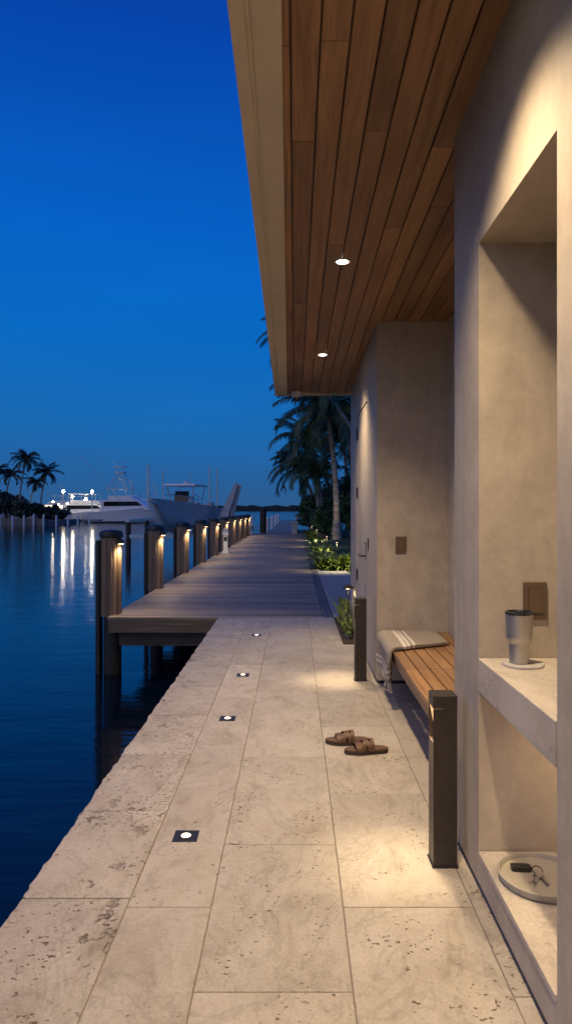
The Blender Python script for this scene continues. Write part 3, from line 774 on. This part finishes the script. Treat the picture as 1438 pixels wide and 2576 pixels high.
for i in range(12): copy_thing(mp_,(-42+1.7*i+R.uniform(-.4,.4),109+i*1.2,-.85+R.uniform(-.3,.2)))
for i in range(9): copy_thing(mp_,(PX(300+10*i,170),165+i*3,-.85+R.uniform(-.3,.3)))
mb=MB(); mb.prz([(-260,97),(-35.5,96.5),(-33.5,99),(-34,108),(-50,135),(-60,420),(-260,420)],-2.2,-.1); mb.box(-260,-35.3,96.2,96.6,-1.6,.15)
mb.out('shore_ground',m_seawall,kind='structure')
mb=MB(); n=240
for i in range(n+1):
    x=-420+i*(1300/n); y=720+40*math.sin(i*.05)
    h=4.2+2.2*noise.noise(Vector((i*.11,0,0)))+1.6*noise.noise(Vector((i*.6,3,0)))+.8*R.random()
    mb.v+=[(x,y,-.9),(x,y+3,h*.6-.9),(x,y+9,h),(x,y+60,h*.9)]
for i in range(n):
    for j in range(3):
        a=i*4+j; mb.face((a,a+1,a+5,a+4))
mb.out('distant_wood',m_far,kind='stuff',recalc=False,label='low dark wooded shoreline across the water')

# ------------------------------------------------------------------ vegetation
def frond(mb,o,az,el,L,droop,nl,ll,rng,wd=.03):
    o=Vector(o); p=o.copy(); k=12; step=L/k; pts=[p.copy()]; dirs=[]
    e=el; side_tw=rng.uniform(-.25,.25)
    for i in range(k):
        dd=Vector((math.cos(az)*math.cos(e),math.sin(az)*math.cos(e),math.sin(e))); dirs.append(dd)
        p=p+dd*step; pts.append(p.copy()); e-=droop/k*(1+.6*i/k); az+=side_tw/k
    dirs.append(dirs[-1]); v0=rng.random()
    mb.tube(pts[::2],[.035*(1-i/(len(pts[::2])))+.006 for i in range(len(pts[::2]))],4,v0)
    for i in range(nl):
        t=(.10+.90*(i+.5)/nl); f=t*k; a=min(k-1,int(f)); fr=f-a
        q=pts[a].lerp(pts[a+1],fr); dd=dirs[a]
        sd=dd.cross(Vector((0,0,1)))
        if sd.length<.05: sd=Vector((1,0,0))
        sd.normalize(); up=sd.cross(dd)
        l=ll*(math.sin(math.pi*min(.98,.12+.80*t))**.7)*rng.uniform(.8,1.1)
        for sg in (-1,1):
            dr=rng.uniform(.25,.75)
            dv=(sd*sg*.85+dd*(.5+.5*t)-Vector((0,0,1))*dr+up*.15).normalized()
            m1=q+dv*l*.5; dv2=(dv-Vector((0,0,1))*rng.uniform(.3,.8)).normalized(); tp=m1+dv2*l*.5
            n=len(mb.v); ww=dd*wd
            mb.v+=[tuple(q-ww*.6),tuple(q+ww*.6),tuple(m1+ww*.8),tuple(m1-ww*.8),tuple(tp)]
            vv=min(1,max(0,v0*.5+rng.random()*.5)); mb.face((n,n+1,n+2,n+3),vv); mb.face((n+3,n+2,n+4),vv)
def palm(label,base,top,L,nf,seed,mat,group=None,tr=.17,nl=34,ll=.62,wd=.036,name='palm_tree'):
    rng=random.Random(seed); t=thing(name,label,'palm tree',base,group)
    b=Vector(base);tp=Vector(top); pts=[];rr=[]
    for i in range(25):
        s=i/24; p=b.lerp(tp,s); p.x+= (tp.x-b.x)*.35*math.sin(math.pi*s)*(-1)
        pts.append(p); rr.append(tr*(1.35-.55*min(1,s*6)*1.0 if s<.16 else .82-.25*s)*(1+.05*(i%2)))
    mb=MB(); mb.tube(pts,rr,12); mb.out('trunk',m_trunk,t,smooth=False)
    mb=MB()
    for i in range(nf):
        az=i*2.39996+rng.uniform(-.3,.3); u=(i+.5)/nf
        el=rad(78)-u*rad(95)+rng.uniform(-.12,.12); dr=rad(55)+u*rad(35)+rng.uniform(-.2,.3)
        frond(mb,tp+Vector((0,0,.1)),az,el,L*rng.uniform(.8,1.1)*(.75+.25*math.sin(u*3)),dr,nl,ll,rng,wd)
    for i in range(7):
        a=rng.uniform(0,6.28); mb.lathe([(.02,-.12),(.1,-.05),(.11,.05),(.02,.12)],(tp.x+.22*math.cos(a),tp.y+.22*math.sin(a),tp.z-.12),8,.3)
    mb.out('crown',mat,t,recalc=False)
    return t
palm('tall coconut palm with lit grey trunk on the lawn',(2.05,34,-.02),(1.64,34,6.2),3.7,32,3,m_frond,tr=.2,nl=52,ll=.85)
palm('dark coconut palm with drooping fronds among the shrubs',(1.6,41,-.02),(.75,40,5.3),3.3,28,5,m_frond,nl=42,ll=.7)
palm('dark coconut palm with drooping fronds beside the water',(1.4,46,-.02),(.35,45,4.1),3.0,26,8,m_frond,nl=42,ll=.7)
palm('dark coconut palm behind the dense shrubs',(3.4,44,-.02),(3.0,44,6.6),3.6,26,12,m_frond,nl=40,ll=.7)
palm('small dark palm beside the dense shrubs',(1.3,38,-.02),(1.2,38,3.4),2.4,18,21,m_frond,nl=30)
palm('very tall coconut palm rising behind the roof edge',(3.2,37,-.02),(.55,33,9.6),3.0,24,31,m_frond,nl=40,tr=.18)
palm('very tall coconut palm rising behind the shrubs',(3.6,31,-.02),(1.0,29,6.9),2.6,20,33,m_frond,nl=36,tr=.14)
palm('coconut palm with full crown close to the house',(3.3,38,-.02),(2.9,37,5.3),3.2,26,37,m_frond,nl=40,ll=.7)
def shrub(name,label,cat,c,r,n,s,seed,mat,group=None,blob=10):
    rng=random.Random(seed); t=thing(name,label,cat,(c[0],c[1],c[2]),group)
    mb=MB(); cl=[]
    for i in range(blob):
        a=rng.uniform(0,6.28); q=rng.uniform(.1,.75); h=rng.uniform(.25,.85)
        cl.append((math.cos(a)*q*r[0],math.sin(a)*q*r[1],h*r[2],rng.uniform(.22,.42)*min(r),rng.random()))
    for i in range(n):
        b_=cl[rng.randrange(len(cl))]
        while True:
            d=Vector((rng.gauss(0,1),rng.gauss(0,1),rng.gauss(0,1)))
            if d.length>.1: break
        d.normalize(); rr=b_[3]*rng.uniform(.7,1.15)
        p=Vector((b_[0],b_[1],b_[2]))+d*rr
        if p.z<0.02: p.z=rng.uniform(.02,.3)
        nrm=(d+Vector((rng.uniform(-.8,.8),rng.uniform(-.8,.8),rng.uniform(-.5,.9)))).normalized()
        u=nrm.cross(Vector((rng.uniform(-1,1),rng.uniform(-1,1),rng.uniform(-1,1)))).normalized(); w_=nrm.cross(u)
        l=s*rng.uniform(.6,1.3); k=len(mb.v)
        mb.v+=[tuple(p-u*l),tuple(p+w_*l*.4),tuple(p+u*l),tuple(p-w_*l*.4)]
        mb.face((k,k+1,k+2,k+3),min(1,max(0,b_[4]*.6+rng.random()*.4)))
    mb.out('foliage',mat,t,local=True,recalc=False)
    mb=MB()
    for b_ in cl: mb.tube([(b_[0]*.1,b_[1]*.1,0),(b_[0]*.6,b_[1]*.6,b_[2]*.5),(b_[0],b_[1],b_[2])],[.04*min(r)+.01,.02*min(r)+.005,.008],5)
    mb.out('stem',m_trunk,t,local=True)
    return t
for i,(x,y,rx,h) in enumerate(((1.15,43,1.2,2.6),(2.6,42,1.5,3.6),(4.2,40,1.6,3.9),(1.9,46,1.6,3.3),(3.2,37,1.2,2.5),(1.5,36.5,.9,1.6),(3.6,30,1.0,1.9),(5,36,1.6,4.2),(3.0,26,.9,1.2),(2.7,23,.7,.9))):
    shrub('shrub','dense dark green shrub on the lawn beside the dock','shrub',(x,y,-.02),(rx,rx,h),3800,.12,100+i,m_bush,'dark hedge shrubs',22)
def strap(c,n,l,seed,mat=m_garden,w=.018,group='low border plants',sp=.35,emin=.5):
    rng=random.Random(seed); t=thing('garden_plant','low bright green leafy plant lit in the garden border','plant',c,group)
    mb=MB()
    for i in range(n):
        az=rng.uniform(0,6.28); e=rng.uniform(emin,1.45); p=Vector((rng.uniform(-1,1)*l*sp,rng.uniform(-1,1)*l*.35,0)); L=l*rng.uniform(.6,1.15); v0=rng.random()
        k=4; pr=[]
        for j in range(k+1):
            t_=j/k; sd=Vector((-math.sin(az),math.cos(az),0))*w*(math.sin(math.pi*(.15+.8*t_))+.05)
            pr.append((p-sd,p+sd)); dd=Vector((math.cos(az)*math.cos(e),math.sin(az)*math.cos(e),math.sin(e))); p=p+dd*L/k; e-=.38 if emin<.9 else .2
        n0=len(mb.v)
        for a,b_ in pr: mb.v+=[tuple(a),tuple(b_)]
        for j in range(k): mb.face((n0+2*j,n0+2*j+1,n0+2*j+3,n0+2*j+2),v0)
    mb.out('foliage',mat,t,local=True,recalc=False); return t
sd=0
for (x,y,l) in ((.74,17.1,.50),(.98,17.3,.52),(1.25,17.0,.56),(1.55,17.4,.56),(.85,17.9,.50),(1.2,18.1,.52),(1.85,17.2,.56),(1.5,18.2,.52),
                (.80,19.6,.5),(.80,20.4,.5),(.80,21.3,.5),(1.05,22.0,.5),(.80,22.4,.5),(.80,23.2,.5),(1.05,24.3,.5),(.80,24.4,.5),(.80,25.5,.5),(.85,26.4,.5),(.85,28,.5),(1.0,29.3,.5),(.85,31,.5),(.9,33.5,.55),(.85,36,.55),(.8,38.5,.55)):
    sd+=1; strap((x,y,-.02),130,l,sd,w=.027)
# leafy small shrubs in the narrow bed beside the wall
for i,(x,y,r_,h) in enumerate(((.612,7.85,.065,.26),(.615,8.1,.07,.34),(.62,8.4,.075,.42),(.615,8.75,.075,.38),(.62,9.1,.075,.34))):
    shrub('garden_plant','small low leafy green plant in the narrow wall bed','plant',(x,y,.012),(r_,.12,h),420,.017,300+i,m_garden,'narrow bed plants',16)
    strap((x,y+.08,.012),18,h*.9,60+i,m_garden,.008,'narrow bed plants',.08,1.1)
for (x,y,h,p) in ((.615,7.98,.60,5.0),(1.0,16.4,.72,50),(.95,20.5,.70,45),(.85,26.8,.70,45),(.80,32.4,.70,45),(1.6,16.6,.72,35)):
    l=thing('path_light','bronze mushroom path light among the border plants','path light',(x,y,0),'garden path lights')
    mb=MB(); mb.tube([(0,0,-.03),(0,0,h)],.008,8); mb.out('stake',m_bronze,l,local=True)
    mb=MB(); mb.lathe([(.075,h-.025),(.07,h-.012),(.03,h+.012),(.008,h+.02)],(0,0,0),20); mb.out('lamp_hood',m_bronze,l,local=True,smooth=True)
    mb=MB(); mb.lathe([(.02,h-.04),(.02,h-.027)],(0,0,0),12); mb.out('lens',E_path,l,local=True)
    spot('path_beam',l,(x,y,h-.06),(x,y+.25,0),p,(1,.82,.46),165,.5,.03)
ul=thing('garden_uplight','small bronze garden spotlight aimed at the palm trunk','garden light',(1.75,32.4,0))
mb=MB(); mb.tube([(0,0,-.02),(0,0,.12)],.012,8); mb.tube([(0,-.05,.12),(.0,.08,.22)],[.035,.045],12); mb.out('lamp_housing',m_bronze,ul,local=True)
spot('uplight_beam',ul,(1.75,32.5,.26),(1.90,34,2.8),70,(1,.82,.56),85,.8,.03)

for i,(px,py,d,L,nf) in enumerate(((66,1158,99,3.0,20),(118,1190,101,2.7,18),(-6,1185,104,2.8,18),(28,1195,108,2.6,18),(90,1215,112,2.3,16))):
    x=PX(px,d); z=1.5+(1280-py)*d/1717
    palm('dark palm silhouette on the far canal bank',(x-.9,d,-.1),(x,d,z),L,nf,50+i,m_farleaf,'palms on the far bank',tr=.16,nl=22,ll=.8,wd=.07)
for i in range(13):
    x=-50+1.35*i+R.uniform(-.3,.3); h=R.uniform(2.6,5.2)*(1 if x<-38 else .6)
    if x>-34.5: continue
    shrub('shrub','dark dense shrub on the far canal bank','shrub',(x,100+R.uniform(-1,4),-.1),(1.7,1.7,h),900,.3,200+i,m_farleaf,'far bank shrubs',12)

# ------------------------------------------------------------------ camera
cam=bpy.data.cameras.new('camera'); co=bpy.data.objects.new('camera',cam); COL.objects.link(co)
co.location=(0,0,1.5); co.rotation_euler=(rad(90),0,0)
cam.sensor_fit='VERTICAL'; cam.sensor_height=36; cam.sensor_width=36; cam.lens=24
cam.shift_x=-23/2576; cam.shift_y=-8/2576; cam.clip_start=.05; cam.clip_end=9000
scene.camera=co
scene.view_settings.view_transform='Standard'; scene.view_settings.look='None'; scene.view_settings.exposure=0
